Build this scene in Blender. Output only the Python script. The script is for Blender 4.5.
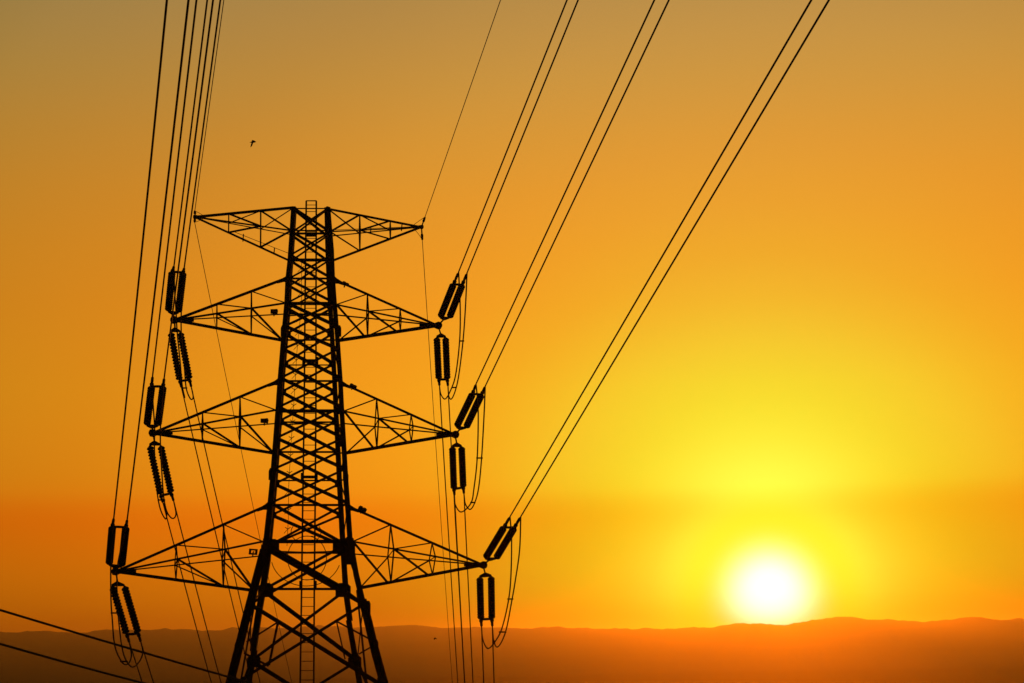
import bpy, bmesh, math, random
from mathutils import Vector, Matrix, noise

random.seed(7)
SC = bpy.context.scene
for _o in list(bpy.data.objects):
    bpy.data.objects.remove(_o)
COL = SC.collection
R = math.radians

# ------------------------------------------------------------------ camera
FPX = 1600.0                                   # focal length in pixels of a 1024 px wide frame
PITCH = math.atan((645.0 - 341.5) / FPX)
ROLL = R(1.0)
EYE = Vector((0.0, 0.0, 1.7))
FWD = Vector((0.0, math.cos(PITCH), math.sin(PITCH)))
UP0 = Vector((0.0, -math.sin(PITCH), math.cos(PITCH)))
RT0 = Vector((1.0, 0.0, 0.0))
RT = RT0 * math.cos(ROLL) - UP0 * math.sin(ROLL)
UP = RT0 * math.sin(ROLL) + UP0 * math.cos(ROLL)

cam_data = bpy.data.cameras.new('camera')
cam_data.sensor_width = 36.0
cam_data.lens = 36.0 * FPX / 1024.0
cam_data.clip_start = 0.5
cam_data.clip_end = 90000.0
cam = bpy.data.objects.new('camera', cam_data)
COL.objects.link(cam)
m3 = Matrix((RT, UP, -FWD)).transposed()
cam.matrix_world = Matrix.Translation(EYE) @ m3.to_4x4()
SC.camera = cam


def ray(px, py):
    d = FWD + RT * ((px - 512.0) / FPX) - UP * ((py - 341.5) / FPX)
    return d.normalized()


SUN_DIR = ray(770, 595)
SUN_EL = math.asin(SUN_DIR.z)
SUN_AZ = math.atan2(SUN_DIR.x, SUN_DIR.y)

# ------------------------------------------------------------------ world: sunset sky
world = bpy.data.worlds.new('World')
SC.world = world
world.use_nodes = True
wt = world.node_tree
wt.nodes.clear()


def wn(kind, **kw):
    n = wt.nodes.new(kind)
    for k, v in kw.items():
        setattr(n, k, v)
    return n


def wmath(op, a, b=None, c=None):
    n = wn('ShaderNodeMath', operation=op)
    for i, v in enumerate((a, b, c)):
        if v is None:
            continue
        if isinstance(v, (int, float)):
            n.inputs[i].default_value = v
        else:
            wt.links.new(v, n.inputs[i])
    return n.outputs[0]


def dense(stops, lo, hi):
    """smooth (cubic, in log space) resampling of the colour stops to at most 32 stops"""
    xs = [math.sqrt((p - lo) / (hi - lo)) for p, _ in stops]
    ys = [[math.log(max(v, 1e-6)) for v in c] for _, c in stops]
    n = len(xs)
    tan = []
    for i in range(n):
        if i in (0, n - 1):
            tan.append([0.0] * 3)
            continue
        h0, h1 = xs[i] - xs[i - 1], xs[i + 1] - xs[i]
        t = []
        for k in range(3):
            d0, d1 = (ys[i][k] - ys[i - 1][k]) / h0, (ys[i + 1][k] - ys[i][k]) / h1
            t.append(0.0 if d0 * d1 <= 0 else (h0 + h1) * 1.0 / (h1 / d0 + h0 / d1))
        tan.append(t)
    out = []
    for i in range(n):
        out.append((xs[i], [math.exp(v) for v in ys[i]]))
        if i < n - 1 and len(out) + (n - 1 - i) < 32:
            h = xs[i + 1] - xs[i]
            m = [(ys[i][k] + ys[i + 1][k]) / 2 + h * (tan[i][k] - tan[i + 1][k]) / 8 for k in range(3)]
            out.append(((xs[i] + xs[i + 1]) / 2, [math.exp(v) for v in m]))
    return out


def wramp(fac, lo, hi, stops):
    mr = wn('ShaderNodeMapRange')
    mr.inputs['From Min'].default_value = lo
    mr.inputs['From Max'].default_value = hi
    wt.links.new(fac, mr.inputs['Value'])
    f = wmath('SQRT', mr.outputs[0])
    cr = wn('ShaderNodeValToRGB')
    r = cr.color_ramp
    r.interpolation = 'LINEAR'
    pts = dense(stops, lo, hi)
    while len(r.elements) < len(pts):
        r.elements.new(0.5)
    for e, (p, c) in zip(r.elements, pts):
        e.position = p
    for e, (p, c) in zip(r.elements, pts):
        e.color = (c[0], c[1], c[2], 1.0)
    wt.links.new(f, cr.inputs[0])
    return cr.outputs[0]


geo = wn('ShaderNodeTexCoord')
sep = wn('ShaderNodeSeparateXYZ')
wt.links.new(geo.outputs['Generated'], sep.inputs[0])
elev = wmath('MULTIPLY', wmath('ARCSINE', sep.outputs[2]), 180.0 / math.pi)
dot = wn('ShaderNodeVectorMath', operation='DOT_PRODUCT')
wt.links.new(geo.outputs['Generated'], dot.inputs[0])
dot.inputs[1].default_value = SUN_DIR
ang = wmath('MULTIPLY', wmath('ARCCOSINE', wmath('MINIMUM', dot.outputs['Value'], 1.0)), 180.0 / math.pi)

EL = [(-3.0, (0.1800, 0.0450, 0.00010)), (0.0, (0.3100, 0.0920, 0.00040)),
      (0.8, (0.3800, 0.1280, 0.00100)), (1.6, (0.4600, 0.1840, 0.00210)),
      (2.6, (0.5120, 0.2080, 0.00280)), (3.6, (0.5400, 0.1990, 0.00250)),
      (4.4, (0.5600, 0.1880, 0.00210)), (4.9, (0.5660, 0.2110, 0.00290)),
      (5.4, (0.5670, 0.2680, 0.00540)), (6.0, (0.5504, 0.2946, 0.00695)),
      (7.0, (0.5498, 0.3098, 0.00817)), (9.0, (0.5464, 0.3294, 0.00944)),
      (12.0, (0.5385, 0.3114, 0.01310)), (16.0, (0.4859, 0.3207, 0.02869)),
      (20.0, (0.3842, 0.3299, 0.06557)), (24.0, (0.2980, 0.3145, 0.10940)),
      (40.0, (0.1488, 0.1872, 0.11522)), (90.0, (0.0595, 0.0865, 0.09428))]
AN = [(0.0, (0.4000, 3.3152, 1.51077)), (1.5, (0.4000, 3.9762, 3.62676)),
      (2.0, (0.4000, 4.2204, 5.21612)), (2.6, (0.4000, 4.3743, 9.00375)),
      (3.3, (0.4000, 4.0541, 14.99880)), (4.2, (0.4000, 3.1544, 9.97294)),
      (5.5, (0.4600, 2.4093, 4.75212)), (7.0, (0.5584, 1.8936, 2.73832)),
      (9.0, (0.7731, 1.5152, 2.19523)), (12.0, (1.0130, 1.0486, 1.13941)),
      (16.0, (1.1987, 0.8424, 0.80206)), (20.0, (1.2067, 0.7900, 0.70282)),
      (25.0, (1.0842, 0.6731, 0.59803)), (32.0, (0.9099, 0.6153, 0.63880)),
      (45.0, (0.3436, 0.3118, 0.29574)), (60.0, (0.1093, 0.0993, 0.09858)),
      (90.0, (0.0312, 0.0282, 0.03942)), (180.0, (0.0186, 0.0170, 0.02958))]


def vm(op, a, b):
    n = wn('ShaderNodeVectorMath', operation=op)
    for i, v in enumerate((a, b)):
        if isinstance(v, tuple):
            n.inputs[i].default_value = v
        else:
            wt.links.new(v, n.inputs[i])
    return n.outputs[0]


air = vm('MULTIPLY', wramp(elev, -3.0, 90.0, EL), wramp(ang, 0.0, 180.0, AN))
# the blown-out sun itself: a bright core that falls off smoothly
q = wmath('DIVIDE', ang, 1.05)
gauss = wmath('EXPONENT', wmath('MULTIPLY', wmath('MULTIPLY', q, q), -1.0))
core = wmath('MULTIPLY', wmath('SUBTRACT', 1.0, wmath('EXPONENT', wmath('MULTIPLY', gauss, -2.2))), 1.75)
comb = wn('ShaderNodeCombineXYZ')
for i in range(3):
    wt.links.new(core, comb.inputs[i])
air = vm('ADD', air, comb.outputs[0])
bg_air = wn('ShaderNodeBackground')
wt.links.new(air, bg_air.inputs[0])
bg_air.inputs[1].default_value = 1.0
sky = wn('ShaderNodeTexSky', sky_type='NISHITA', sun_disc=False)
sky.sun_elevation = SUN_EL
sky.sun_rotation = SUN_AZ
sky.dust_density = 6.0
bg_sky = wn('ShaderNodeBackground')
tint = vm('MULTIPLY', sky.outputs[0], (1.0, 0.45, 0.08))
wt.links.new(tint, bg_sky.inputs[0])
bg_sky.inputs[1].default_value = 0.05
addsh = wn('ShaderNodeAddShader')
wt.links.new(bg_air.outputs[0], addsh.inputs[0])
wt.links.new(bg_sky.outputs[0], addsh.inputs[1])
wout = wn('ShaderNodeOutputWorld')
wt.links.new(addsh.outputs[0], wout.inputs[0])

# ------------------------------------------------------------------ sun lamp, exposure
sun_data = bpy.data.lights.new('sun', 'SUN')
sun_data.energy = 0.78
sun_data.angle = R(0.53)
sun_data.color = (1.0, 0.195, 0.002)
sun = bpy.data.objects.new('sun', sun_data)
COL.objects.link(sun)
sun.rotation_euler = (-SUN_DIR).to_track_quat('-Z', 'Y').to_euler()
sun.location = EYE + SUN_DIR * 300

SC.view_settings.view_transform = 'Standard'
SC.view_settings.look = 'None'
SC.view_settings.exposure = 0.0
SC.view_settings.gamma = 1.0
SC.view_settings.use_curve_mapping = False
SC.render.engine = 'CYCLES'
SC.cycles.use_denoising = True
SC.cycles.max_bounces = 4
SC.cycles.volume_bounces = 0


# ------------------------------------------------------------------ materials
def mat(name, c1, c2, rough=0.7, metal=0.0, scale=3.0, bump=0.0):
    m = bpy.data.materials.new(name)
    m.use_nodes = True
    t = m.node_tree
    b = t.nodes['Principled BSDF']
    tc = t.nodes.new('ShaderNodeTexCoord')
    nz = t.nodes.new('ShaderNodeTexNoise')
    nz.inputs['Scale'].default_value = scale
    nz.inputs['Detail'].default_value = 6.0
    t.links.new(tc.outputs['Object'], nz.inputs['Vector'])
    cr = t.nodes.new('ShaderNodeValToRGB')
    cr.color_ramp.elements[0].position = 0.35
    cr.color_ramp.elements[1].position = 0.65
    cr.color_ramp.elements[0].color = (*c1, 1)
    cr.color_ramp.elements[1].color = (*c2, 1)
    t.links.new(nz.outputs['Fac'], cr.inputs[0])
    t.links.new(cr.outputs[0], b.inputs['Base Color'])
    b.inputs['Roughness'].default_value = rough
    b.inputs['Metallic'].default_value = metal
    b.inputs['Specular IOR Level'].default_value = 0.15
    if bump:
        bp = t.nodes.new('ShaderNodeBump')
        bp.inputs['Strength'].default_value = bump
        t.links.new(nz.outputs['Fac'], bp.inputs['Height'])
        t.links.new(bp.outputs[0], b.inputs['Normal'])
    return m


M_STEEL = mat('weathered_steel', (0.018, 0.017, 0.016), (0.032, 0.030, 0.028), 0.9, 0.0, 2.0)
M_PLATE = mat('dark_plate', (0.028, 0.026, 0.024), (0.045, 0.042, 0.038), 0.9, 0.0, 4.0)
M_PORC = mat('brown_porcelain', (0.02, 0.012, 0.009), (0.035, 0.02, 0.014), 0.6, 0.0, 8.0)
M_WIRE = mat('aluminium_strand', (0.05, 0.048, 0.045), (0.08, 0.075, 0.07), 0.7, 0.0, 12.0)
M_BIRD = mat('dark_feathers', (0.02, 0.017, 0.015), (0.05, 0.04, 0.035), 0.8, 0.0, 20.0)
M_EARTH = mat('dark_scrub_hillside', (0.040, 0.030, 0.018), (0.055, 0.041, 0.024), 0.95, 0.0, 0.0012)
M_GRASS = mat('dry_grass_ground', (0.06, 0.05, 0.025), (0.12, 0.095, 0.05), 0.95, 0.0, 0.05)


# ------------------------------------------------------------------ helpers
def link(name, bm, material, parent=None, origin=None, smooth=False):
    """one bmesh -> one mesh object; coordinates are world, stored relative to origin"""
    me = bpy.data.meshes.new(name)
    if origin is not None:
        bmesh.ops.translate(bm, verts=bm.verts, vec=-origin)
    if smooth:
        for f in bm.faces:
            f.smooth = True
    bm.normal_update()
    bm.to_mesh(me)
    bm.free()
    me.materials.append(material)
    o = bpy.data.objects.new(name, me)
    COL.objects.link(o)
    if parent is not None:
        o.parent = parent
    elif origin is not None:
        o.location = origin
    return o


def tag(o, label, cat, group=None):
    o['label'] = label
    o['category'] = cat
    if group:
        o['group'] = group
    return o


def root(name, loc, label, cat, group=None):
    o = bpy.data.objects.new(name, None)
    o.empty_display_size = 0.3
    COL.objects.link(o)
    o.location = loc
    return tag(o, label, cat, group)


def frame(a, b):
    z = (b - a).normalized()
    ref = Vector((0, 0, 1)) if abs(z.z) < 0.95 else Vector((0, 1, 0))
    x = ref.cross(z).normalized()
    return x, z.cross(x), z


def angle_bar(bm, a, b, w, flip=1):
    """rolled steel angle section from a to b, flange width w"""
    x, y, z = frame(a, b)
    t = max(0.012, 0.16 * w)
    h = w * 0.5
    prof = [(-h, -h), (h, -h), (h, -h + t), (-h + t, -h + t), (-h + t, h), (-h, h)]
    va = [bm.verts.new(a + x * (px * flip) + y * py) for px, py in prof]
    vb = [bm.verts.new(b + x * (px * flip) + y * py) for px, py in prof]
    n = len(prof)
    for i in range(n):
        bm.faces.new((va[i], va[(i + 1) % n], vb[(i + 1) % n], vb[i]))
    bm.faces.new(va[::-1])
    bm.faces.new(vb)
    bmesh.ops.recalc_face_normals(bm, faces=bm.faces)


def bar(name, a, b, w, parent, origin, flip=1, material=None):
    bm = bmesh.new()
    angle_bar(bm, a, b, w, flip)
    return link(name, bm, material or M_STEEL, parent, origin)


def tube(bm, pts, r, sides=6, r_end=None):
    rings = []
    n = len(pts)
    px = None
    for i, p in enumerate(pts):
        t = (pts[min(i + 1, n - 1)] - pts[max(i - 1, 0)]).normalized()
        if px is None:
            px, _, _ = frame(p, p + t)
        px = (px - t * px.dot(t)).normalized()
        y = t.cross(px)
        rr = r if r_end is None else r + (r_end - r) * i / (n - 1)
        rings.append([bm.verts.new(p + px * (math.cos(2 * math.pi * k / sides) * rr)
                                   + y * (math.sin(2 * math.pi * k / sides) * rr)) for k in range(sides)])
    for a, b in zip(rings, rings[1:]):
        for k in range(sides):
            bm.faces.new((a[k], a[(k + 1) % sides], b[(k + 1) % sides], b[k]))
    bm.faces.new(rings[0][::-1])
    bm.faces.new(rings[-1])


def lathe(bm, a, b, prof, sides=14):
    """prof: (fraction along a->b, radius)"""
    x, y, z = frame(a, b)
    L = (b - a)
    rings = []
    for f, r in prof:
        c = a + L * f
        rings.append([bm.verts.new(c + x * (math.cos(2 * math.pi * k / sides) * r)
                                   + y * (math.sin(2 * math.pi * k / sides) * r)) for k in range(sides)])
    for p, q_ in zip(rings, rings[1:]):
        for k in range(sides):
            bm.faces.new((p[k], p[(k + 1) % sides], q_[(k + 1) % sides], q_[k]))
    bm.faces.new(rings[0][::-1])
    bm.faces.new(rings[-1])


def slab(bm, poly, nrm, th):
    """plate: polygon (list of points) thickened by th along nrm"""
    n = nrm.normalized() * (th * 0.5)
    va = [bm.verts.new(p - n) for p in poly]
    vb = [bm.verts.new(p + n) for p in poly]
    k = len(poly)
    bm.faces.new(va[::-1])
    bm.faces.new(vb)
    for i in range(k):
        bm.faces.new((va[i], va[(i + 1) % k], vb[(i + 1) % k], vb[i]))
    bmesh.ops.recalc_face_normals(bm, faces=bm.faces)


def box(bm, c, ax, ay, az):
    vs = [bm.verts.new(c + ax * i + ay * j + az * k) for i in (-1, 1) for j in (-1, 1) for k in (-1, 1)]
    for f in ((0, 1, 3, 2), (4, 6, 7, 5), (0, 4, 5, 1), (2, 3, 7, 6), (0, 2, 6, 4), (1, 5, 7, 3)):
        bm.faces.new([vs[i] for i in f])
    bmesh.ops.recalc_face_normals(bm, faces=bm.faces)


def lerp_tab(tab, y):
    if y <= tab[0][0]:
        return tab[0][1]
    for (y0, x0), (y1, x1) in zip(tab, tab[1:]):
        if y <= y1:
            return x0 + (x1 - x0) * (y - y0) / (y1 - y0)
    (y0, x0), (y1, x1) = tab[-2:]
    return x0 + (x1 - x0) * (y - y0) / (y1 - y0)


# ------------------------------------------------------------------ terrain
BASE_Z = -6.5                                   # foot of the tower


def ground_z(x, y):
    if y < 0:
        s = -y
        z = 95.0 * (1 - math.exp(-s * 0.24 / 95.0))
    elif y < 80:
        z = BASE_Z * y / 80.0
    elif y < 90:
        z = BASE_Z
    else:
        s = y - 90
        z = BASE_Z - 193.5 * (1 - math.exp(-s * 0.62 / 193.5))
    r = math.hypot(x, y)
    k = min(1.0, max(0.0, (r - 150) / 1500.0))
    z += 14.0 * k * noise.noise(Vector((x * 0.0007, y * 0.0007, 3.1)))
    return z


def build_ground():
    bm = bmesh.new()
    segs = 128
    radii = [0.0]
    r = 2.0
    while r < 24000:
        radii.append(r)
        r *= 1.10 if r > 60 else 1.0
        r += 4.0 if r <= 200 else 0.0
    rings = []
    for rr in radii[1:]:
        rings.append([bm.verts.new((rr * math.sin(2 * math.pi * k / segs), rr * math.cos(2 * math.pi * k / segs),
                                    ground_z(rr * math.sin(2 * math.pi * k / segs),
                                             rr * math.cos(2 * math.pi * k / segs)))) for k in range(segs)])
    c = bm.verts.new((0, 0, 0))
    for k in range(segs):
        bm.faces.new((c, rings[0][(k + 1) % segs], rings[0][k]))
    for a, b in zip(rings, rings[1:]):
        for k in range(segs):
            bm.faces.new((a[k], a[(k + 1) % segs], b[(k + 1) % segs], b[k]))
    bmesh.ops.recalc_face_normals(bm, faces=bm.faces)
    o = link('ground', bm, M_GRASS, smooth=True)
    o['kind'] = 'structure'


build_ground()

RIDGE = [(0, 632.6), (20, 632), (45, 631), (60, 632), (75, 633.4), (90, 631.6), (108, 629.6), (125, 629.8), (150, 630.4),
         (165, 628.4), (185, 629.8), (200, 630.3), (218, 630), (232, 627.8), (260, 627), (275, 628.5), (300, 627.2),
         (318, 624.6), (335, 626.6), (360, 627.2), (385, 626), (405, 624.8), (430, 626.6), (452, 628.2), (480, 627),
         (505, 627.4), (530, 628.2), (558, 626.6), (575, 628.2), (600, 628.6), (640, 628.8), (690, 628), (712, 627),
         (728, 625), (740, 623.6), (756, 623), (770, 623.6), (785, 625), (800, 622.8), (818, 619.4), (833, 617),
         (848, 616.4), (858, 618.2), (866, 619.8), (888, 619), (905, 620.6), (922, 621.8), (945, 620.4), (962, 618),
         (976, 616.8), (990, 619), (1008, 619.6), (1024, 618.6)]


def build_hills():
    tab = []
    for px, py in RIDGE:
        d = ray(px, py)
        tab.append((math.degrees(math.atan2(d.x, d.y)), d.z / math.hypot(d.x, d.y)))
    azs = []
    a = -75.0
    while a <= 75.0:
        azs.append(a)
        a += 0.07 if -20 < a < 20 else 1.0
    rows_t = [-0.16, -0.10, -0.05, 0.0, 0.01, 0.025, 0.045, 0.07, 0.10, 0.14, 0.18, 0.23, 0.28, 0.34, 0.40, 0.47, 0.54, 0.61, 0.68,
              0.75, 0.82, 0.88, 0.93, 0.97, 1.0]
    back = [10250, 10600, 11200, 12000, 13500, 15500]
    lo, hi = tab[0][0], tab[-1][0]
    bm = bmesh.new()
    grid = []
    for a in azs:
        if lo <= a <= hi:
            top = lerp_tab(tab, a)
        else:
            e = tab[0] if a < lo else tab[-1]
            dlt = abs(a - e[0])
            top = e[1] + 0.006 * noise.noise(Vector((a * 0.25, 1.7, 0.3))) * min(1, dlt / 3.0) \
                + 0.0015 * noise.noise(Vector((a * 1.3, 4.7, 0.3))) * min(1, dlt / 2.0)
        top += 0.0006 * noise.noise(Vector((a * 2.3, 9.1, 0.3))) + 0.0005 * noise.noise(Vector((a * 5.1, 2.1, 0.3)))
        # the foot of the slope lies nearer on the left than on the right
        w = min(1.0, max(0.0, (a + 18.0) / 24.0))
        foot = 2400.0 + 1600.0 * w * w * (3 - 2 * w)
        base = 0.0095                                    # general height of the range, under its small knolls
        colv = []
        for rr in [foot + (10000 - foot) * t for t in rows_t] + back:
            x, y = rr * math.sin(R(a)), rr * math.cos(R(a))
            if rr <= 10000.01:
                t = max(0.0, (rr - foot) / (10000.0 - foot))
                el0 = -0.0245
                k = max(0.0, (t - 0.6) / 0.4) ** 2
                el = el0 + (base + (top - base) * k - el0) * (t ** 0.42)
                nz = noise.noise(Vector((x * 0.0009, y * 0.0005, 0))) * 0.0003 * math.sin(math.pi * min(1, t))
                z = EYE.z + (el + nz) * rr
                if rr < foot:
                    z = EYE.z + el0 * rr - (foot - rr) * 0.28
            else:
                crest = EYE.z + top * 10000
                z = max(crest - (rr - 10000) * 0.085, -215.0)
            colv.append(bm.verts.new((x, y, z)))
        grid.append(colv)
    for c0, c1 in zip(grid, grid[1:]):
        for i in range(len(colv) - 1):
            bm.faces.new((c0[i], c0[i + 1], c1[i + 1], c1[i]))
    bmesh.ops.recalc_face_normals(bm, faces=bm.faces)
    o = link('hills', bm, M_EARTH, smooth=True)
    o['kind'] = 'structure'


build_hills()

# ------------------------------------------------------------------ haze: one closed box of even air
hz = bmesh.new()
X = 24500.0
box(hz, Vector((0, 0, (-222.0 + 190.0) / 2)), Vector((X, 0, 0)), Vector((0, X, 0)), Vector((0, 0, 206.0)))
hm = bpy.data.materials.new('haze_air')
hm.use_nodes = True
ht = hm.node_tree
ht.nodes.clear()
pv = ht.nodes.new('ShaderNodeVolumePrincipled')
pv.inputs['Color'].default_value = (0.94, 0.72, 0.48, 1)
pv.inputs['Density'].default_value = 6.0e-5
pv.inputs['Anisotropy'].default_value = 0.86
ho = ht.nodes.new('ShaderNodeOutputMaterial')
ht.links.new(pv.outputs[0], ho.inputs['Volume'])
haze = link('haze', hz, hm)
haze['kind'] = 'stuff'

# ------------------------------------------------------------------ tower frame of reference
AZT = math.atan2(ray(309, 560).x, ray(309, 560).y)
TD = 84.0
TOWER = Vector((TD * math.sin(AZT), TD * math.cos(AZT), BASE_Z))
PHI = R(9.0)
U = Vector((math.cos(PHI), math.sin(PHI), 0))
V = Vector((-math.sin(PHI), math.cos(PHI), 0))
MPP = 84.0 / FPX                                # metres per pixel at the tower


def on(px, py, off=0.0):
    """point of the upright plane through the tower axis (moved off metres away) seen at px, py"""
    d = ray(px, py)
    t = ((TOWER - EYE).dot(V) + off) / d.dot(V)
    return EYE + d * t


HALF = [(208, 0.95), (261, 1.1), (303, 1.25), (411, 1.65), (505, 2.05), (548, 2.3), (603, 2.9), (683, 4.1), (815, 6.0)]
NL = [(208, 293.5), (232, 292), (261, 290), (279, 288), (303, 287), (340, 283.7), (381, 280.3), (411, 278.3), (450, 275.3),
      (480, 273), (505, 270.5), (541, 266.5), (550, 264), (613, 247.5), (680, 230.7)]
NR = [(208, 328.5), (232, 330.5), (250, 332), (278, 333), (303, 334.8), (340, 337.7), (381, 340.6), (411, 342), (450, 344.3),
      (480, 346), (505, 347.8), (541, 350.3), (550, 352), (575, 356.5), (600, 362.5), (620, 367.8), (650, 374.8), (680, 383)]
FL = [(208, 294.5), (232, 293), (261, 291), (279, 289.5), (303, 288.6), (340, 285.4), (381, 282), (411, 280), (450, 277),
      (480, 274.8), (505, 272.5), (541, 269), (560, 267.5), (590, 262.8), (613, 258.8), (650, 253.3), (680, 247.7)]
FR = [(208, 326.5), (232, 327), (250, 327.6), (278, 328.7), (303, 330.2), (340, 332.5), (381, 334.8), (411, 336.2), (450, 338.2),
      (480, 339.6), (525, 342), (575, 345), (590, 346), (620, 350), (650, 355.3), (680, 360.6)]


def near(px, py):
    return on(px, py, -lerp_tab(HALF, py))


def far(px, py):
    return on(px, py, lerp_tab(HALF, py))


def nl(y): return near(lerp_tab(NL, y), y)
def nr(y): return near(lerp_tab(NR, y), y)
def fl(y): return far(lerp_tab(FL, y), y)
def fr(y): return far(lerp_tab(FR, y), y)


T = root('lattice_tower', TOWER, 'tall dark steel lattice pylon with four pairs of crossarms', 'pylon')


def tb(name, a, b, wpx, flip=1, parent=None):
    return bar(name, a, b, wpx * 1.25 * MPP, parent or T, TOWER, flip)


# legs: one bent steel angle each, down into the ground
def leg(fn, tab, w0, w1, flip, end):
    ys = [y for y, _ in tab]
    y = ys[-1]
    ys = ys + [700, 730, 760, 790, end]
    pts = [fn(y) for y in ys]
    pts[-1] = pts[-2] + (pts[-1] - pts[-2]) * ((BASE_Z - 0.6 - pts[-2].z) / (pts[-1].z - pts[-2].z))
    bm = bmesh.new()
    for i, (a, b) in enumerate(zip(pts, pts[1:])):
        f = i / len(pts)
        ext = (b - a).normalized() * 0.02
        angle_bar(bm, a - ext, b + ext, (w0 + (w1 - w0) * f) * 1.24 * MPP, flip)
    return link('leg', bm, M_STEEL, T, TOWER)


leg(nl, NL, 3.6, 5.2, 1, 815)
leg(nr, NR, 3.4, 5.2, -1, 815)
leg(fl, FL, 3.6, 5.8, 1, 800)
leg(fr, FR, 3.3, 6.0, -1, 800)

# bracing of the near and far faces
NEAR_NODES = [208, 232, 255, 279, 303, 326, 349, 378, 407, 438, 469, 503, 548, 604, 687, 805]
FAR_NODES = [210, 236, 261, 286, 309, 334, 364, 392, 421, 452, 484, 515, 546, 590, 661, 735, 785]
for nodes, L_, R_, wd in ((NEAR_NODES, nl, nr, 2.0), (FAR_NODES, fl, fr, 2.0)):
    for y0, y1 in zip(nodes, nodes[1:]):
        k = wd * (0.85 if y1 < 310 else 1.1 if y1 < 590 else 1.35)
        tb('diagonal_brace', L_(y0), R_(y1), k * 1.15, 1)
        tb('diagonal_brace', R_(y0), L_(y1), k * 0.8, -1)
for y, w, L_, R_ in ((208.5, 1.0, nl, nr), (230.5, 1.2, fl, fr), (233.5, 1.8, nl, nr), (260, 2.6, nl, nr), (278.5, 1.7, nl, nr),
                     (303.5, 2.8, nl, nr), (314, 1.2, fl, fr), (340, 1.5, fl, fr), (365, 1.1, fl, fr), (381, 1.7, nl, nr),
                     (411, 2.9, nl, nr), (422, 1.3, fl, fr), (452, 1.8, fl, fr), (480.5, 1.4, fl, fr), (505, 2.0, nl, nr),
                     (541.5, 3.2, nl, nr), (553, 1.3, fl, fr), (589, 2.3, fl, fr)):
    tb('horizontal_strut', L_(y), R_(y), w * 0.85)

for y in (316, 425, 554):                       # plan bracing across the body
    tb('plan_brace', nl(y), fr(y - 3), 1.0)
    tb('plan_brace', nr(y), fl(y - 3), 1.0, -1)

# side faces: struts and light zigzag between near and far legs
SIDE = [209, 233, 261, 279, 303, 340, 381, 411, 453, 480, 505, 541, 590]
for N_, F_, fl_ in ((nl, fl, 1), (nr, fr, -1)):
    for i, (y0, y1) in enumerate(zip(SIDE, SIDE[1:])):
        tb('side_strut', N_(y0), F_(y0), 1.2, fl_)
        if i % 2 == 0:
            tb('side_brace', N_(y0), F_(y1), 0.8, fl_)
        else:
            tb('side_brace', F_(y0), N_(y1), 0.8, fl_)
    tb('side_strut', N_(603), F_(590), 1.8, fl_)
    tb('side_brace', N_(603), F_(661), 0.8, fl_)
    tb('side_brace', N_(687), F_(785), 1.9, fl_)
    tb('side_brace', F_(661), N_(800), 1.9, fl_)
tb('side_brace', on(357.0, 590, 0.3), on(367, 686, 0.3), 1.5)
tb('side_brace', on(256.5, 592, 0.3), on(240, 686, 0.3), 1.3)

# redundant members of the big bottom panel
for a, b, w in (((278, 622), (246.5, 642), 1.2), ((278, 622), (269, 665), 1.3), ((268.5, 666), (244, 653), 1.4),
                ((337, 621.5), (345.5, 659), 1.2), ((337, 621.5), (371.5, 640), 1.3), ((371, 647), (359, 654), 1.0)):
    tb('redundant_brace', near(*a), near(*b), w)


# gusset plates
def gusset(fn, px, py, w, h):
    if py > 320:
        w, h = w * 1.35, h * 1.3
    c = fn(px, py)
    ax, az = U * (w * MPP / 2), Vector((0, 0, h * MPP / 2))
    bm = bmesh.new()
    slab(bm, [c - ax - az, c + ax - az, c + ax + az * 0.5, c + ax * 0.5 + az, c - ax * 0.5 + az, c - ax + az * 0.5], V, 0.03)
    link('gusset_plate', bm, M_PLATE, T, TOWER)


for y in FAR_NODES[1:15]:
    big = 3.5 if y < 310 else 5.5 if y < 540 else 11.5
    if y > 640:
        big = 10
    gusset(far, lerp_tab(FL, y) + big * 0.25, y, big, big * 0.95)
    gusset(far, lerp_tab(FR, y) - big * 0.25, y, big, big * 0.95)
for y in (208, 303, 411, 541, 548, 604, 680):
    big = 3.5 if y < 310 else 5 if y < 540 else 6.5
    gusset(near, lerp_tab(NL, y) + 1.0, y, big, big)
    gusset(near, lerp_tab(NR, y) - 1.0, y, big, big)
# short splice pieces that stand proud of the outer legs
for px, y in ((271.0, 474), (283, 331), (276.5, 443), (346.2, 478), (339.0, 331), (249.5, 602), (368.2, 607), (237, 648), (376, 646)):
    gusset(near, px, y, 3.4, 9)

for px, y, w_, h_ in ((342.0, 427, 2.8, 30), (335.2, 318, 2.6, 20), (348.6, 553, 4.5, 17), (276.6, 424, 2.8, 18), (284.6, 316, 2.6, 16),
                      (266.0, 550, 5.5, 14), (344.5, 470, 2.4, 16)):
    gusset(near, px, y, w_, h_)

# ladder up the middle of the far face
lad = bpy.data.objects.new('ladder', None)
COL.objects.link(lad)
lad.parent = T
LADL = [(198, 306.3), (303, 305), (400, 304.3), (500, 302.8), (590, 301.6), (683, 300.2)]
LADR = [(198, 316.3), (303, 316), (400, 316), (500, 315.2), (590, 314.3), (683, 313.8)]


def lad_pt(tab, y):
    return on(lerp_tab(tab, y), y, lerp_tab(HALF, y) - 0.35)


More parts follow.
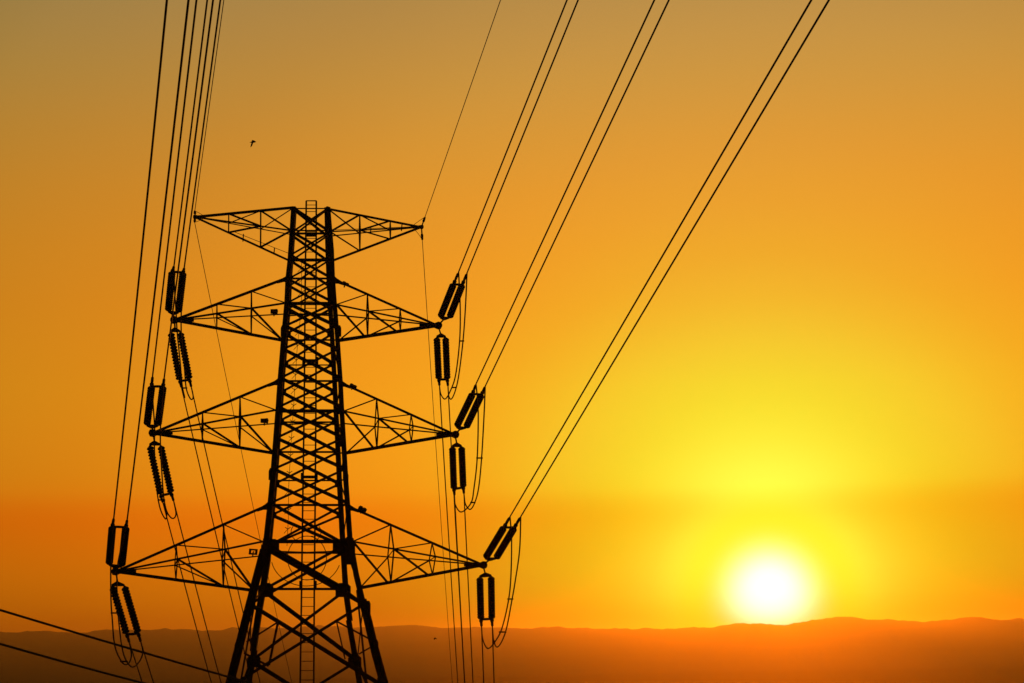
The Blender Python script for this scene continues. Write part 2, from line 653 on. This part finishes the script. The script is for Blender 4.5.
for tab in (LADL, LADR):
    bm = bmesh.new()
    ys = [201, 260, 303, 340, 381, 411, 452, 505, 541, 590, 640, 683, 740, 792]
    pts = [lad_pt(tab, y) for y in ys]
    for a, b in zip(pts, pts[1:]):
        angle_bar(bm, a, b, 1.6 * MPP, 1)
    link('ladder_rail', bm, M_STEEL, lad, TOWER)
y = 205.0
while y < 790:
    bm = bmesh.new()
    tube(bm, [lad_pt(LADL, y), lad_pt(LADR, y)], 0.02)
    link('rung', bm, M_STEEL, lad, TOWER)
    y += 6.6 + (y - 205) * 0.006
# little guard hoop on top of the ladder and rest plates on the way
bm = bmesh.new()
pts = [lad_pt(LADL, 207) + Vector((0, 0, 0)), lad_pt(LADL, 200.8), lad_pt(LADR, 200.8), lad_pt(LADR, 207)]
tube(bm, pts, 0.038)
link('guard_hoop', bm, M_STEEL, lad, TOWER)
for y in (234.5, 361, 477):
    a, b = lad_pt(LADL, y), lad_pt(LADR, y)
    bm = bmesh.new()
    box(bm, (a + b) / 2, (b - a) / 2, V * 0.3, Vector((0, 0, 0.05)))
    link('rest_plate', bm, M_PLATE, lad, TOWER)
for y in (361, 477, 585):
    for tab, s in ((LADL, -1), (LADR, 1)):
        a = lad_pt(tab, y) + U * (0.07 * s)
        tb('ladder_bracket', a + Vector((0, 0, 0.22)), a - Vector((0, 0, 0.2)), 1.6, 1, lad)


# ------------------------------------------------------------------ crossarms
def px_on_line(p, q_, x):
    return p[1] + (q_[1] - p[1]) * (x - p[0]) / (q_[0] - p[0])


def crossarm(side, tip, top, nr_, fr_, bot, posts, earth=False, label=None):
    ca = bpy.data.objects.new('crossarm', None)
    COL.objects.link(ca)
    ca.parent = T
    bn, bf = lerp_tab(HALF, nr_[1]), lerp_tab(HALF, fr_[1])
    tipp = on(*tip)
    P_top = on(*top)
    P_bot = on(*bot)
    P_n = on(nr_[0], nr_[1], -bn)
    P_f = on(fr_[0], fr_[1], bf)
    wt_, wb_, wm_ = (2.0, 2.0, 1.4) if not earth else (1.9, 1.7, 1.1)
    tb('chord', tipp, P_top, wt_, 1, ca)
    tb('chord', tipp, P_bot, wb_ if earth else 2.5, -1, ca)
    tb('chord', tipp, P_n, wm_, 1, ca)
    tb('chord', tipp, P_f, wm_ * 0.75, -1, ca)

    def at(x):
        t = []
        for (a, P) in ((top, P_top), (bot, P_bot), (nr_, P_n), (fr_, P_f)):
            f = (x - tip[0]) / (a[0] - tip[0])
            t.append(tipp + (P - tipp) * f)
        return t
    prev = [P_top, P_bot, P_n, P_f]
    stations = sorted(posts, key=lambda x: -abs(x - tip[0]))      # from the body outwards
    for i, x in enumerate(stations):
        t_, b_, n_, f_ = at(x)
        sp = 0.3 if earth else (0.7, 1.4, 2.3)[(tip[1] > 380) + (tip[1] > 500)]
        n_, f_ = at(x + sp)[2], at(x - sp)[3]
        w = 1.25 if i == 0 else 1.05
        tb('post', t_, n_, w, 1, ca)
        tb('post', n_, b_, w, 1, ca)
        tb('post', t_, f_, w * 0.8, -1, ca)
        tb('post', f_, b_, w * 0.8, -1, ca)
        tb('arm_brace', n_, f_, 0.8, 1, ca)
        if earth:
            tb('arm_brace', t_, prev[2], 1.5, 1, ca)
            tb('arm_brace', b_, prev[2], 1.3, 1, ca)
            tb('arm_brace', f_, prev[0], 0.9, -1, ca)
        else:
            tb('arm_brace', t_, prev[2], 0.95, 1, ca)              # top post head back to the near chord
            if side > 0:
                tb('arm_brace', f_, prev[1], 1.25, -1, ca)
                tb('arm_brace', prev[2], b_ + (prev[1] - b_) * 0.1, 1.3, 1, ca)
            else:
                tb('arm_brace', n_, prev[1], 1.35, 1, ca)
                tb('arm_brace', f_, prev[1], 0.9, -1, ca)
        prev = [t_, b_, n_, f_]
    # the heavy plated nose of the arm
    bm = bmesh.new()
    d = (tipp - on(top[0], (top[1] + bot[1]) / 2)).normalized()
    k = 0.5 if earth else 1.0
    up = Vector((0, 0, 1))
    d = Vector((d.x, d.y, 0)).normalized()
    slab(bm, [tipp + d * 0.22 * k + up * 0.05, tipp + d * 0.16 * k + up * 0.17 * k, tipp + d * 0.0 + up * 0.2 * k, tipp - d * 0.18 + up * 0.12 * k,
              tipp - d * 1.0 * k + up * 0.10, tipp - d * 1.0 * k - up * 0.06, tipp - d * 0.18 - up * 0.12 * k, tipp + d * 0.0 - up * 0.2 * k,
              tipp + d * 0.16 * k - up * 0.17 * k, tipp + d * 0.22 * k - up * 0.05], V, 0.2)
    link('tip_plate', bm, M_PLATE, ca, TOWER)
    # shaped bracket where the top chord meets the leg
    if not earth:
        bm = bmesh.new()
        c = P_top
        dd = (tipp - P_top).normalized()
        slab(bm, [c - U * side * 0.12 + up * 0.26, c + dd * 0.12 + up * 0.10, c + dd * 0.40 + up * 0.05, c + dd * 0.55 - up * 0.10,
                  c + dd * 0.2 - up * 0.14, c - U * side * 0.12 - up * 0.22], V, 0.1)
        link('arm_bracket', bm, M_PLATE, ca, TOWER)
    return tipp, ca


TIPS = {}
ARMS = [
    ('EL', -1, (195.2, 217), (293.5, 207.5), (291.5, 230.5), (291.5, 234.5), (289.5, 260.5), (228.5, 260.5), True),
    ('ER', 1, (421.5, 227), (327.5, 208.5), (330.5, 231.5), (331, 236), (333, 260.5), (359.5, 390), True),
    ('L2', -1, (174.5, 320), (287, 278), (286, 303), (284, 314), (282, 340), (216.5, 251), False),
    ('R2', 1, (438, 325.5), (335, 279.5), (336.5, 304.5), (336.5, 315), (338.5, 340.5), (367.3, 400), False),
    ('L3', -1, (153, 433), (278, 381), (276, 410), (275, 423.5), (273.5, 453), (202, 239.5), False),
    ('R3', 1, (455, 434.5), (341, 382.5), (344, 411), (344, 423.5), (346, 453), (376.5, 411), False),
    ('L4', -1, (116, 571.5), (267, 505.5), (263, 541.5), (260, 556), (254, 590.5), (175.5, 223), False),
    ('R4', 1, (483, 565), (349, 506.5), (353, 541.5), (354, 554), (359.5, 588), (390.5, 432), False),
]
ARM_OBJ = {}
for key, side, tip, top, n_, f_, bot, posts, earth in ARMS:
    TIPS[key], ARM_OBJ[key] = crossarm(side, tip, top, n_, f_, bot, posts, earth)

# thin hand line above the bottom chord of the earth wire arms, on little stanchions
for key, a, b, posts in (('EL', (232, 231), (293, 255), ((243.5, 234, 241.5), (274.5, 248, 254.5))),
                         ('ER', (334, 230), (416, 226.5), ((371, 228, 233.5), (402, 224.5, 231)))):
    bm = bmesh.new()
    tube(bm, [on(a[0], a[1], -0.5), on(b[0], b[1], -0.7)], 0.016)
    for x, y0, y1 in posts:
        tube(bm, [on(x, y0, -0.55), on(x - 0.6, y1, -0.55)], 0.03)
    link('hand_line', bm, M_STEEL, ARM_OBJ[key], TOWER)

# small dark boxes on the arms beside the tower body
for px, py, w, h, rot in ((274.3, 311.6, 7.4, 4.2, -0.06), (264.6, 420.8, 7.8, 4.2, -0.06), (253.2, 551.8, 8.4, 5.4, -0.08),
                          (345.6, 283.9, 7.0, 2.8, -0.42), (353.2, 386.1, 7.4, 3.0, -0.42), (362.4, 509.2, 8.6, 4.2, -0.42)):
    c = on(px, py, -0.25)
    ca_, sa_ = math.cos(rot), math.sin(rot)
    ax = (U * ca_ + Vector((0, 0, sa_)))
    az = (Vector((0, 0, ca_)) - U * sa_)
    bm = bmesh.new()
    hw, hh = w * MPP / 2, h * MPP / 2
    if px < 300 and h > 5:                      # open frame with a small core
        for s_ in (-1, 1):
            box(bm, c + az * (s_ * hh * 0.76), ax * hw, V * 0.16, az * (hh * 0.24))
            box(bm, c + ax * (s_ * hw * 0.72), ax * (hw * 0.27), V * 0.155, az * (hh * 0.51))
        box(bm, c + ax * (hw * 0.1), ax * (hw * 0.16), V * 0.15, az * (hh * 0.16))
    elif px < 300:                              # slanted housing with a raised lid corner
        slab(bm, [c - ax * hw - az * hh * 0.9, c + ax * hw * 0.9 - az * hh, c + ax * hw + az * hh * 0.5, c + ax * hw * 0.3 + az * hh,
                  c - ax * hw * 1.05 + az * hh * 0.8], V, 0.3)
        box(bm, c + ax * (hw * 0.55) + az * (hh * 0.95), ax * (hw * 0.3), V * 0.1, az * (hh * 0.25))
    else:
        box(bm, c, ax * hw, V * 0.16, az * (hh * 0.7))
        box(bm, c - ax * (hw * 0.45) + az * (hh * 0.8), ax * (hw * 0.35), V * 0.1, az * (hh * 0.35))
        box(bm, c + ax * (hw * 0.45) + az * (hh * 0.75), ax * (hw * 0.3), V * 0.1, az * (hh * 0.3))
    tube(bm, [c, c - az * (hh + 0.14)], 0.035, 5)
    link('equipment_box', bm, M_PLATE, T, TOWER)

# thin cable run down the inside of the body with small stand-off prongs
RUN = [(262, 301.5), (305, 301.6), (351, 297), (396, 294.4), (430, 292), (470, 289.6), (490, 288.6), (518, 288.4), (546, 287)]
bm = bmesh.new()
tube(bm, [on(x, y_, -0.4) for y_, x in RUN], 0.014, 5)
y = 268.0
while y < 545:
    c = on(lerp_tab(RUN, y), y, -0.4)
    for sx in (-1, 1):
        tube(bm, [c, c + U * (0.14 * sx) + Vector((0, 0, 0.10))], 0.02, 5)
    tube(bm, [c, c - U * 0.2 - Vector((0, 0, 0.22))], 0.014, 5)
    y += 12.0 + (y - 268) * 0.03
link('cable_run', bm, M_STEEL, T, TOWER)
# spare cable coiled loosely inside the waist
for cx, cy, rx, ry, a0, a1 in ((307, 558, 19.5, 22, 0, 360), (306, 556, 35, 30, 18, 168), (306, 532, 15, 11, -30, 210)):
    bm = bmesh.new()
    pts = []
    for j in range(37):
        t = R(a0 + (a1 - a0) * j / 36)
        pts.append(on(cx + rx * math.cos(t), cy + ry * math.sin(t), 0.3 * math.sin(t * 2)))
    tube(bm, pts, 0.022, 5)
    link('cable_coil', bm, M_STEEL, T, TOWER)

# ------------------------------------------------------------------ insulators
DN = -ray(43, 1312)                             # the span that climbs over the camera, away from the tower
DF = ray(530, 1900)                             # the span that drops into the valley behind


def reach(start, px, py, L, sign):
    """point on the sight line px, py at distance L from start; sign -1 nearer, +1 farther"""
    d = ray(px, py)
    m = d.dot(start - EYE)
    perp2 = (start - EYE - d * m).length_squared
    return EYE + d * (m + sign * math.sqrt(max(0.04, L * L - perp2)))


def at_depth(px, py, yv):
    d = ray(px, py)
    return EYE + d * ((yv - EYE.y) / d.y)


def string_profile(n, r):
    prof = [(0.0, 0.05), (0.02, 0.05)]
    for i in range(n):
        f0, f1 = 0.02 + 0.96 * i / n, 0.02 + 0.96 * (i + 1) / n
        s = f1 - f0
        w = 0.46 if n > 15 else 0.38            # share of the pitch that the skirt takes up
        prof += [(f0, 0.09), (f0 + s * (0.72 - w), 0.11), (f0 + s * (0.80 - w), r * 0.84), (f0 + s * 0.68, r), (f0 + s * 0.78, r * 0.97),
                 (f0 + s * 0.82, 0.09)]
    prof += [(0.98, 0.05), (1.0, 0.05)]
    return prof


WIRE_START = {}


def insulator_set(key, near_side, A, B, label):
    """A, B: (start px, end px, wire px) of the two parallel strings"""
    tipp = TIPS[key]
    sgn = -1 if near_side else 1
    g = 'string pairs holding the conductors that climb towards the viewer' if near_side \
        else 'string pairs holding the conductors that drop behind the tower'
    rt = root('insulator_pair', tipp, label, 'insulator', g)
    ends, starts = [], []
    for (s, e, w) in (A, B):
        p0 = on(s[0], s[1], sgn * 0.35)
        p1 = reach(p0, e[0], e[1], 2.9, sgn)
        starts.append(p0)
        ends.append(p1)
    for j, (p0, p1) in enumerate(zip(starts, ends)):
        bm = bmesh.new()
        lathe(bm, p0, p1, string_profile(17, 0.195) if near_side else string_profile(15, 0.195))
        link('insulator_string', bm, M_PORC, rt, tipp, smooth=False)
    ax = (ends[0] - starts[0]).normalized()
    # yoke plates at both ends
    for pts, s in ((starts, -1), (ends, 1)):
        a, b = pts
        c = (a + b) / 2 + ax * (0.10 * s)
        w = (b - a)
        bm = bmesh.new()
        nrm = w.cross(ax)
        slab(bm, [a - w * 0.06, b + w * 0.06, b + w * 0.02 + ax * (0.1 * s), c + w * 0.08 + ax * (0.16 * s if s < 0 else 0.02),
                  c - w * 0.08 + ax * (0.16 * s if s < 0 else 0.02), a - w * 0.02 + ax * (0.1 * s)], nrm, 0.07)
        link('yoke_plate', bm, M_PLATE, rt, tipp)
    bm = bmesh.new()
    mid = (starts[0] + starts[1]) / 2
    tube(bm, [tipp, mid - ax * 0.15], 0.045)
    link('shackle_link', bm, M_PLATE, rt, tipp)
    for i, ((s, e, w), p1) in enumerate(zip((A, B), ends)):
        dep = p1.y + (-0.75 if near_side else 0.65)
        wp = at_depth(w[0], w[1], dep)
        bm = bmesh.new()
        m = p1 + (wp - p1) * 0.25
        n = p1 + (wp - p1) * 0.8
        lathe(bm, p1, wp, [(0, 0.04), (0.12, 0.045), (0.15, 0.10), (0.3, 0.11), (0.34, 0.06), (0.5, 0.075), (0.85, 0.07), (0.9, 0.035), (1, 0.03)], 8)
        link('tension_clamp', bm, M_PLATE, rt, tipp)
        WIRE_START[(key, near_side, i)] = wp
    return rt


NEAR = {
    'R2': (((440.5, 317.0), (453.2, 285.0), (458.6, 272)), ((449.6, 317.2), (462, 285.4), (467, 273))),
    'R3': (((456.8, 426.5), (472.3, 394.5), (476, 384)), ((466.2, 427.2), (481.2, 395.2), (485.2, 386.3))),
    'R4': (((485.6, 557.8), (503.6, 528), (510, 516.7)), ((496.2, 558), (514, 528.2), (520.7, 516.7))),
    'L2': (((168.3, 310.8), (172, 272.6), (174, 266)), ((178.5, 312), (183, 273.2), (184.2, 268))),
    'L3': (((147, 424.8), (151.5, 387.2), (152.6, 376)), ((158, 425.2), (163, 387.2), (164.2, 378))),
    'L4': (((109.2, 564), (112.3, 527.4), (113.8, 518)), ((121.8, 565.8), (125.8, 528), (127.2, 519.5))),
}
FAR = {
    'R2': (((436.8, 337.4), (438.8, 378.6), (439.5, 386)), ((445.6, 337.4), (447.2, 378.6), (448, 386.5))),
    'R3': (((452.4, 446.8), (453.9, 488.3), (454.5, 495.5)), ((461.6, 446.8), (463.2, 486.5), (464, 494))),
    'R4': (((479.9, 577.2), (480.9, 618.6), (481.6, 627)), ((491.2, 576.4), (491.8, 618), (492.4, 627))),
    'L2': (((170.8, 332), (179.6, 380), (181.6, 388)), ((180.2, 332), (189.4, 379), (191.4, 387.5))),
    'L3': (((149.8, 445.4), (160.4, 494.4), (163, 503)), ((160.6, 445.4), (171, 492.6), (173.8, 501.5))),
    'L4': (((112.4, 586), (126.4, 633.6), (129.6, 643)), ((124.4, 586), (138, 632.6), (141, 642.5))),
}
PLACE = {'R2': 'upper right conductor arm', 'R3': 'middle right conductor arm', 'R4': 'lowest right crossarm',
         'L2': 'upper left conductor arm', 'L3': 'middle left conductor arm', 'L4': 'lowest left crossarm'}
for k, (a, b) in NEAR.items():
    insulator_set(k, True, a, b, 'pair of dark insulator strings slanting upward from the tip of the ' + PLACE[k])
for k, (a, b) in FAR.items():
    insulator_set(k, False, a, b, 'pair of ribbed insulator strings hanging down below the tip of the ' + PLACE[k])


# ------------------------------------------------------------------ conductors
def catenary(p0, d, length, c, n=40):
    h = Vector((d.x, d.y, 0))
    m = d.z / h.length
    h.normalize()
    pts = []
    for i in range(n + 1):
        s = length * (i / n) ** 1.4
        pts.append(p0 + h * s + Vector((0, 0, m * s + c * s * s)))
    return pts


def wire(name, p0, d, length, c, r, label, cat, group):
    bm = bmesh.new()
    tube(bm, catenary(p0, d, length, c), r, 6)
    return tag(link(name, bm, M_WIRE, None, p0.copy()), label, cat, group)


SIDEW = ('left', 'right')
for k in NEAR:
    for i in range(2):
        wire('power_conductor', WIRE_START[(k, True, i)], -ray(27, 1312) if k == 'L4' else DN, 215, 0.0012 if k == 'L4' else 0.00008, 0.038,
             '%s wire of the twin pair climbing overhead from the %s' % (SIDEW[i], PLACE[k]), 'power line',
             'twin wires climbing overhead from the tower')
for k in FAR:
    for i in range(2):
        wire('power_conductor', WIRE_START[(k, False, i)], DF, 250, 0.0011, 0.033,
             '%s wire of the thin pair dropping away behind from the %s' % (SIDEW[i], PLACE[k]), 'power line',
             'thin twin wires dropping away behind the tower')

eL0, eR0 = at_depth(194.8, 211, TIPS['EL'].y - 0.5), at_depth(425, 217, TIPS['ER'].y - 0.5)
eL1, eR1 = at_depth(194.6, 222, TIPS['EL'].y + 0.5), at_depth(422.3, 240, TIPS['ER'].y + 0.8)
wire('earth_wire', eL0, DN, 215, 0.00008, 0.020, 'single thin wire climbing overhead from the top left arm tip', 'power line', 'single earth wires on the top arms')
wire('earth_wire', eR0, DN, 215, 0.00008, 0.020, 'single thin wire climbing overhead from the top right arm tip', 'power line', 'single earth wires on the top arms')
wire('earth_wire', eL1, DF, 250, 0.0011, 0.018, 'single faint wire dropping from the top left arm tip', 'power line', 'single earth wires on the top arms')
wire('earth_wire', eR1, DF, 250, 0.0011, 0.018, 'single faint wire dropping from the top right arm tip', 'power line', 'single earth wires on the top arms')
# earth wire clamps at the tips and their short bonding loops
for key, e0, e1, loop, lab in (
        ('EL', eL0, eL1, ((199, 212.5), (196.5, 222.5)), 'small wire clamp with bonding loop at the top left arm tip'),
        ('ER', eR0, eR1, ((417, 222), (418, 232)), 'small wire clamp with bonding loop at the top right arm tip')):
    tipp = TIPS[key]
    rt = root('earth_wire_clamp', tipp, lab, 'clamp', 'wire clamps at the top arm tips')
    for e in (e0, e1):
        bm = bmesh.new()
        lathe(bm, tipp, e, [(0, 0.035), (0.5, 0.04), (0.6, 0.075), (0.95, 0.06), (1, 0.025)], 8)
        link('clamp_body', bm, M_PLATE, rt, tipp)
    for e, (lx, ly) in ((e0, loop[0]), (e1, loop[1])):
        bm = bmesh.new()
        base = tipp - U * (0.55 if key == 'ER' else -0.55)
        mid = at_depth(lx, ly, tipp.y)
        pts = []
        for j in range(9):
            t = j / 8
            pts.append(base * (1 - t) ** 2 + mid * (2 * t * (1 - t)) + e * t * t)
        tube(bm, pts, 0.015, 5)
        link('bonding_loop', bm, M_WIRE, rt, tipp)


# ------------------------------------------------------------------ jumper loops between the two spans
def smooth_curve(ctrl, n=8):
    pts = []
    m = len(ctrl)
    for i in range(m - 1):
        p0, p1, p2, p3 = ctrl[max(i - 1, 0)], ctrl[i], ctrl[i + 1], ctrl[min(i + 2, m - 1)]
        for j in range(n):
            t = j / n
            pts.append(0.5 * ((2 * p1) + (p2 - p0) * t + (2 * p0 - 5 * p1 + 4 * p2 - p3) * t * t + (3 * p1 - p0 - 3 * p2 + p3) * t ** 3))
    pts.append(ctrl[-1])
    return pts


JUMP = {
    'R2': (((459, 274), (460.2, 308), (459.6, 341), (455.6, 375), (450.3, 391), (445.2, 399), (441, 394.5), (439.7, 386)),
           ((467, 274), (465.4, 308), (463, 341), (458.8, 375), (455.2, 391), (451.4, 399), (448.8, 396), (448, 387))),
    'R3': (((476.2, 385), (478.2, 412), (477.2, 458), (474, 488), (471, 503), (461.4, 512), (455.4, 505), (454.5, 496)),
           ((485, 387), (484.2, 412), (481.6, 458), (478.6, 488), (474.6, 503), (470, 509.4), (465.4, 504), (464, 495))),
    'R4': (((510.4, 517), (511.6, 541), (510.8, 578), (508.2, 602), (502, 628), (495.5, 641), (488, 648.5), (483, 640), (481.8, 628)),
           ((520.7, 517), (519.6, 550), (515.4, 580), (511.6, 602), (506.6, 628), (502, 641), (497, 647), (493.6, 640), (492.4, 628))),
    'L2': (((174, 267), (174.6, 290), (176, 311), (177.4, 335), (180, 360), (182.2, 385), (184.6, 397), (183.6, 396), (181.8, 389)),
           ((184.2, 268.5), (182.6, 290), (181.2, 315), (181.6, 340), (184.2, 365), (186.2, 388), (190.6, 399), (193.2, 397), (191.6, 388))),
    'L3': (((152.6, 377), (153, 402), (154.6, 427), (154.4, 447), (155.6, 475), (157.8, 497), (161, 511), (165.6, 519), (166.6, 513), (163.2, 504)),
           ((164.2, 379), (162, 402), (160.5, 427), (160.5, 447), (162, 475), (164, 499), (167.3, 512.5), (172.6, 518.5), (176, 514), (174, 502.5))),
    'L4': (((113.8, 519), (111.8, 545), (110.8, 567), (111, 600), (112.2, 618), (114.8, 645.6), (121.8, 662), (127.8, 664), (131.4, 656), (129.8, 644)),
           ((127.2, 520), (121.6, 545), (117.4, 567), (117, 590), (118.6, 620), (123.2, 652.6), (131, 666.6), (138.2, 663), (142.8, 653), (141.2, 643.5))),
}
SPACERS = {'R2': (((460, 341), (463.4, 341)), ((452.4, 387.5), (456, 387.5))), 'R3': (((477, 458), (482, 458)), ((471, 502.5), (474.8, 502.5))),
           'R4': (((508, 599), (512.6, 599)), ((499.6, 632), (505.6, 632))), 'L2': (((182.2, 388), (186.4, 388)),),
           'L3': (((158.4, 500), (164.4, 500)),), 'L4': (((111.6, 613), (118, 613)), ((121, 661.5), (127, 661.5)))}
for k, pair in JUMP.items():
    for i, px in enumerate(pair):
        w0, w1 = WIRE_START[(k, True, i)], WIRE_START[(k, False, i)]
        ctrl = []
        # depth runs from the near clamp to the far clamp along the arc
        acc = [0.0]
        for a, b in zip(px, px[1:]):
            acc.append(acc[-1] + math.hypot(b[0] - a[0], b[1] - a[1]))
        for (x, y_), s in zip(px, acc):
            f = s / acc[-1]
            ctrl.append(at_depth(x, y_, w0.y + (w1.y - w0.y) * (0.15 * f + 0.85 * f * f * (3 - 2 * f))))
        ctrl[0], ctrl[-1] = w0, w1
        bm = bmesh.new()
        tube(bm, smooth_curve(ctrl), 0.037, 6)
        jo = tag(link('jumper_cable', bm, M_WIRE, None, w0.copy()),
                 '%s slack cable loop hanging past the strings of the %s' % (SIDEW[i], PLACE[k]), 'cable', 'slack cable loops joining the two spans')
        if i == 0:
            for (a, b) in SPACERS[k]:
                f = 0.55
                yv = w0.y + (w1.y - w0.y) * f
                bm = bmesh.new()
                tube(bm, [at_depth(a[0] - 0.8, a[1], yv), at_depth(b[0] + 0.8, b[1], yv)], 0.042, 6)
                link('spacer', bm, M_PLATE, jo, w0.copy())

# ------------------------------------------------------------------ two wires that cross the lower left corner
for a, b, r, lab in (((0, 610.0), (229.6, 677.2), 0.05, 'upper of two thick cables slanting across the lower left corner'),
                     ((0, 643.8), (143, 683.0), 0.05, 'lower of two thick cables slanting across the lower left corner')):
    p, q_ = at_depth(a[0], a[1], 66), at_depth(b[0], b[1], 76)
    d = q_ - p
    bm = bmesh.new()
    pts = []
    for j in range(41):
        t = -3.0 + 4.9 * j / 40
        pts.append(p + d * t + Vector((0, 0, 0.10 * t * (t - 1))))
    tube(bm, pts, r, 6)
    tag(link('cable', bm, M_WIRE, None, p.copy()), lab, 'cable', 'cables crossing the lower left corner')


# ------------------------------------------------------------------ bird
def bird(px0, py0, dist, size, label):
    c = at_depth(px0, py0, dist)
    s = size * dist / FPX                              # metres per pixel there
    rt, up = RT, UP
    fw = FWD * 0.6 + RT * 0.8
    fw = (fw - UP * fw.dot(UP)).normalized()
    bm = bmesh.new()
    # body: one tapered spindle with head, beak and fan tail
    lathe(bm, c - rt * (2.9 * s) - up * (0.7 * s) + FWD * 0.05, c + rt * (1.9 * s) - FWD * 0.02,
          [(0, 0.015), (0.12, 0.02), (0.35, 0.045), (0.6, 0.055), (0.78, 0.045), (0.86, 0.034), (0.94, 0.03), (0.985, 0.012), (1, 0.003)], 10)

    def pt(px, py, dz=0.0):
        return c + rt * (px * s) - up * (py * s) + FWD * dz
    for outline in ([(-0.8, -1.5, 0), (0.9, -1.3, 0), (2.6, -0.4, -.15), (4.0, 0.8, -.28), (2.2, 1.3, -.18), (0.8, 1.1, 0), (-0.5, 0.8, 0)],
                    [(0.6, -1.4, 0), (-0.6, -0.9, .1), (-1.9, 1.6, .25), (-3.0, 4.9, .38), (-1.3, 3.8, .3), (0.1, 1.8, .1), (0.7, 0.8, 0)]):
        slab(bm, [pt(*p) for p in outline], FWD, 0.03)
    bmesh.ops.recalc_face_normals(bm, faces=bm.faces)
    tag(link('bird', bm, M_BIRD, None, c), label, 'bird')


bird(252.6, 141.6, 110, 1.1, 'small dark bird with raised wings flying alone above the left arms of the pylon')
bird(435, 638.2, 160, 0.5, 'tiny faint speck of a bird flying low in front of the hills')
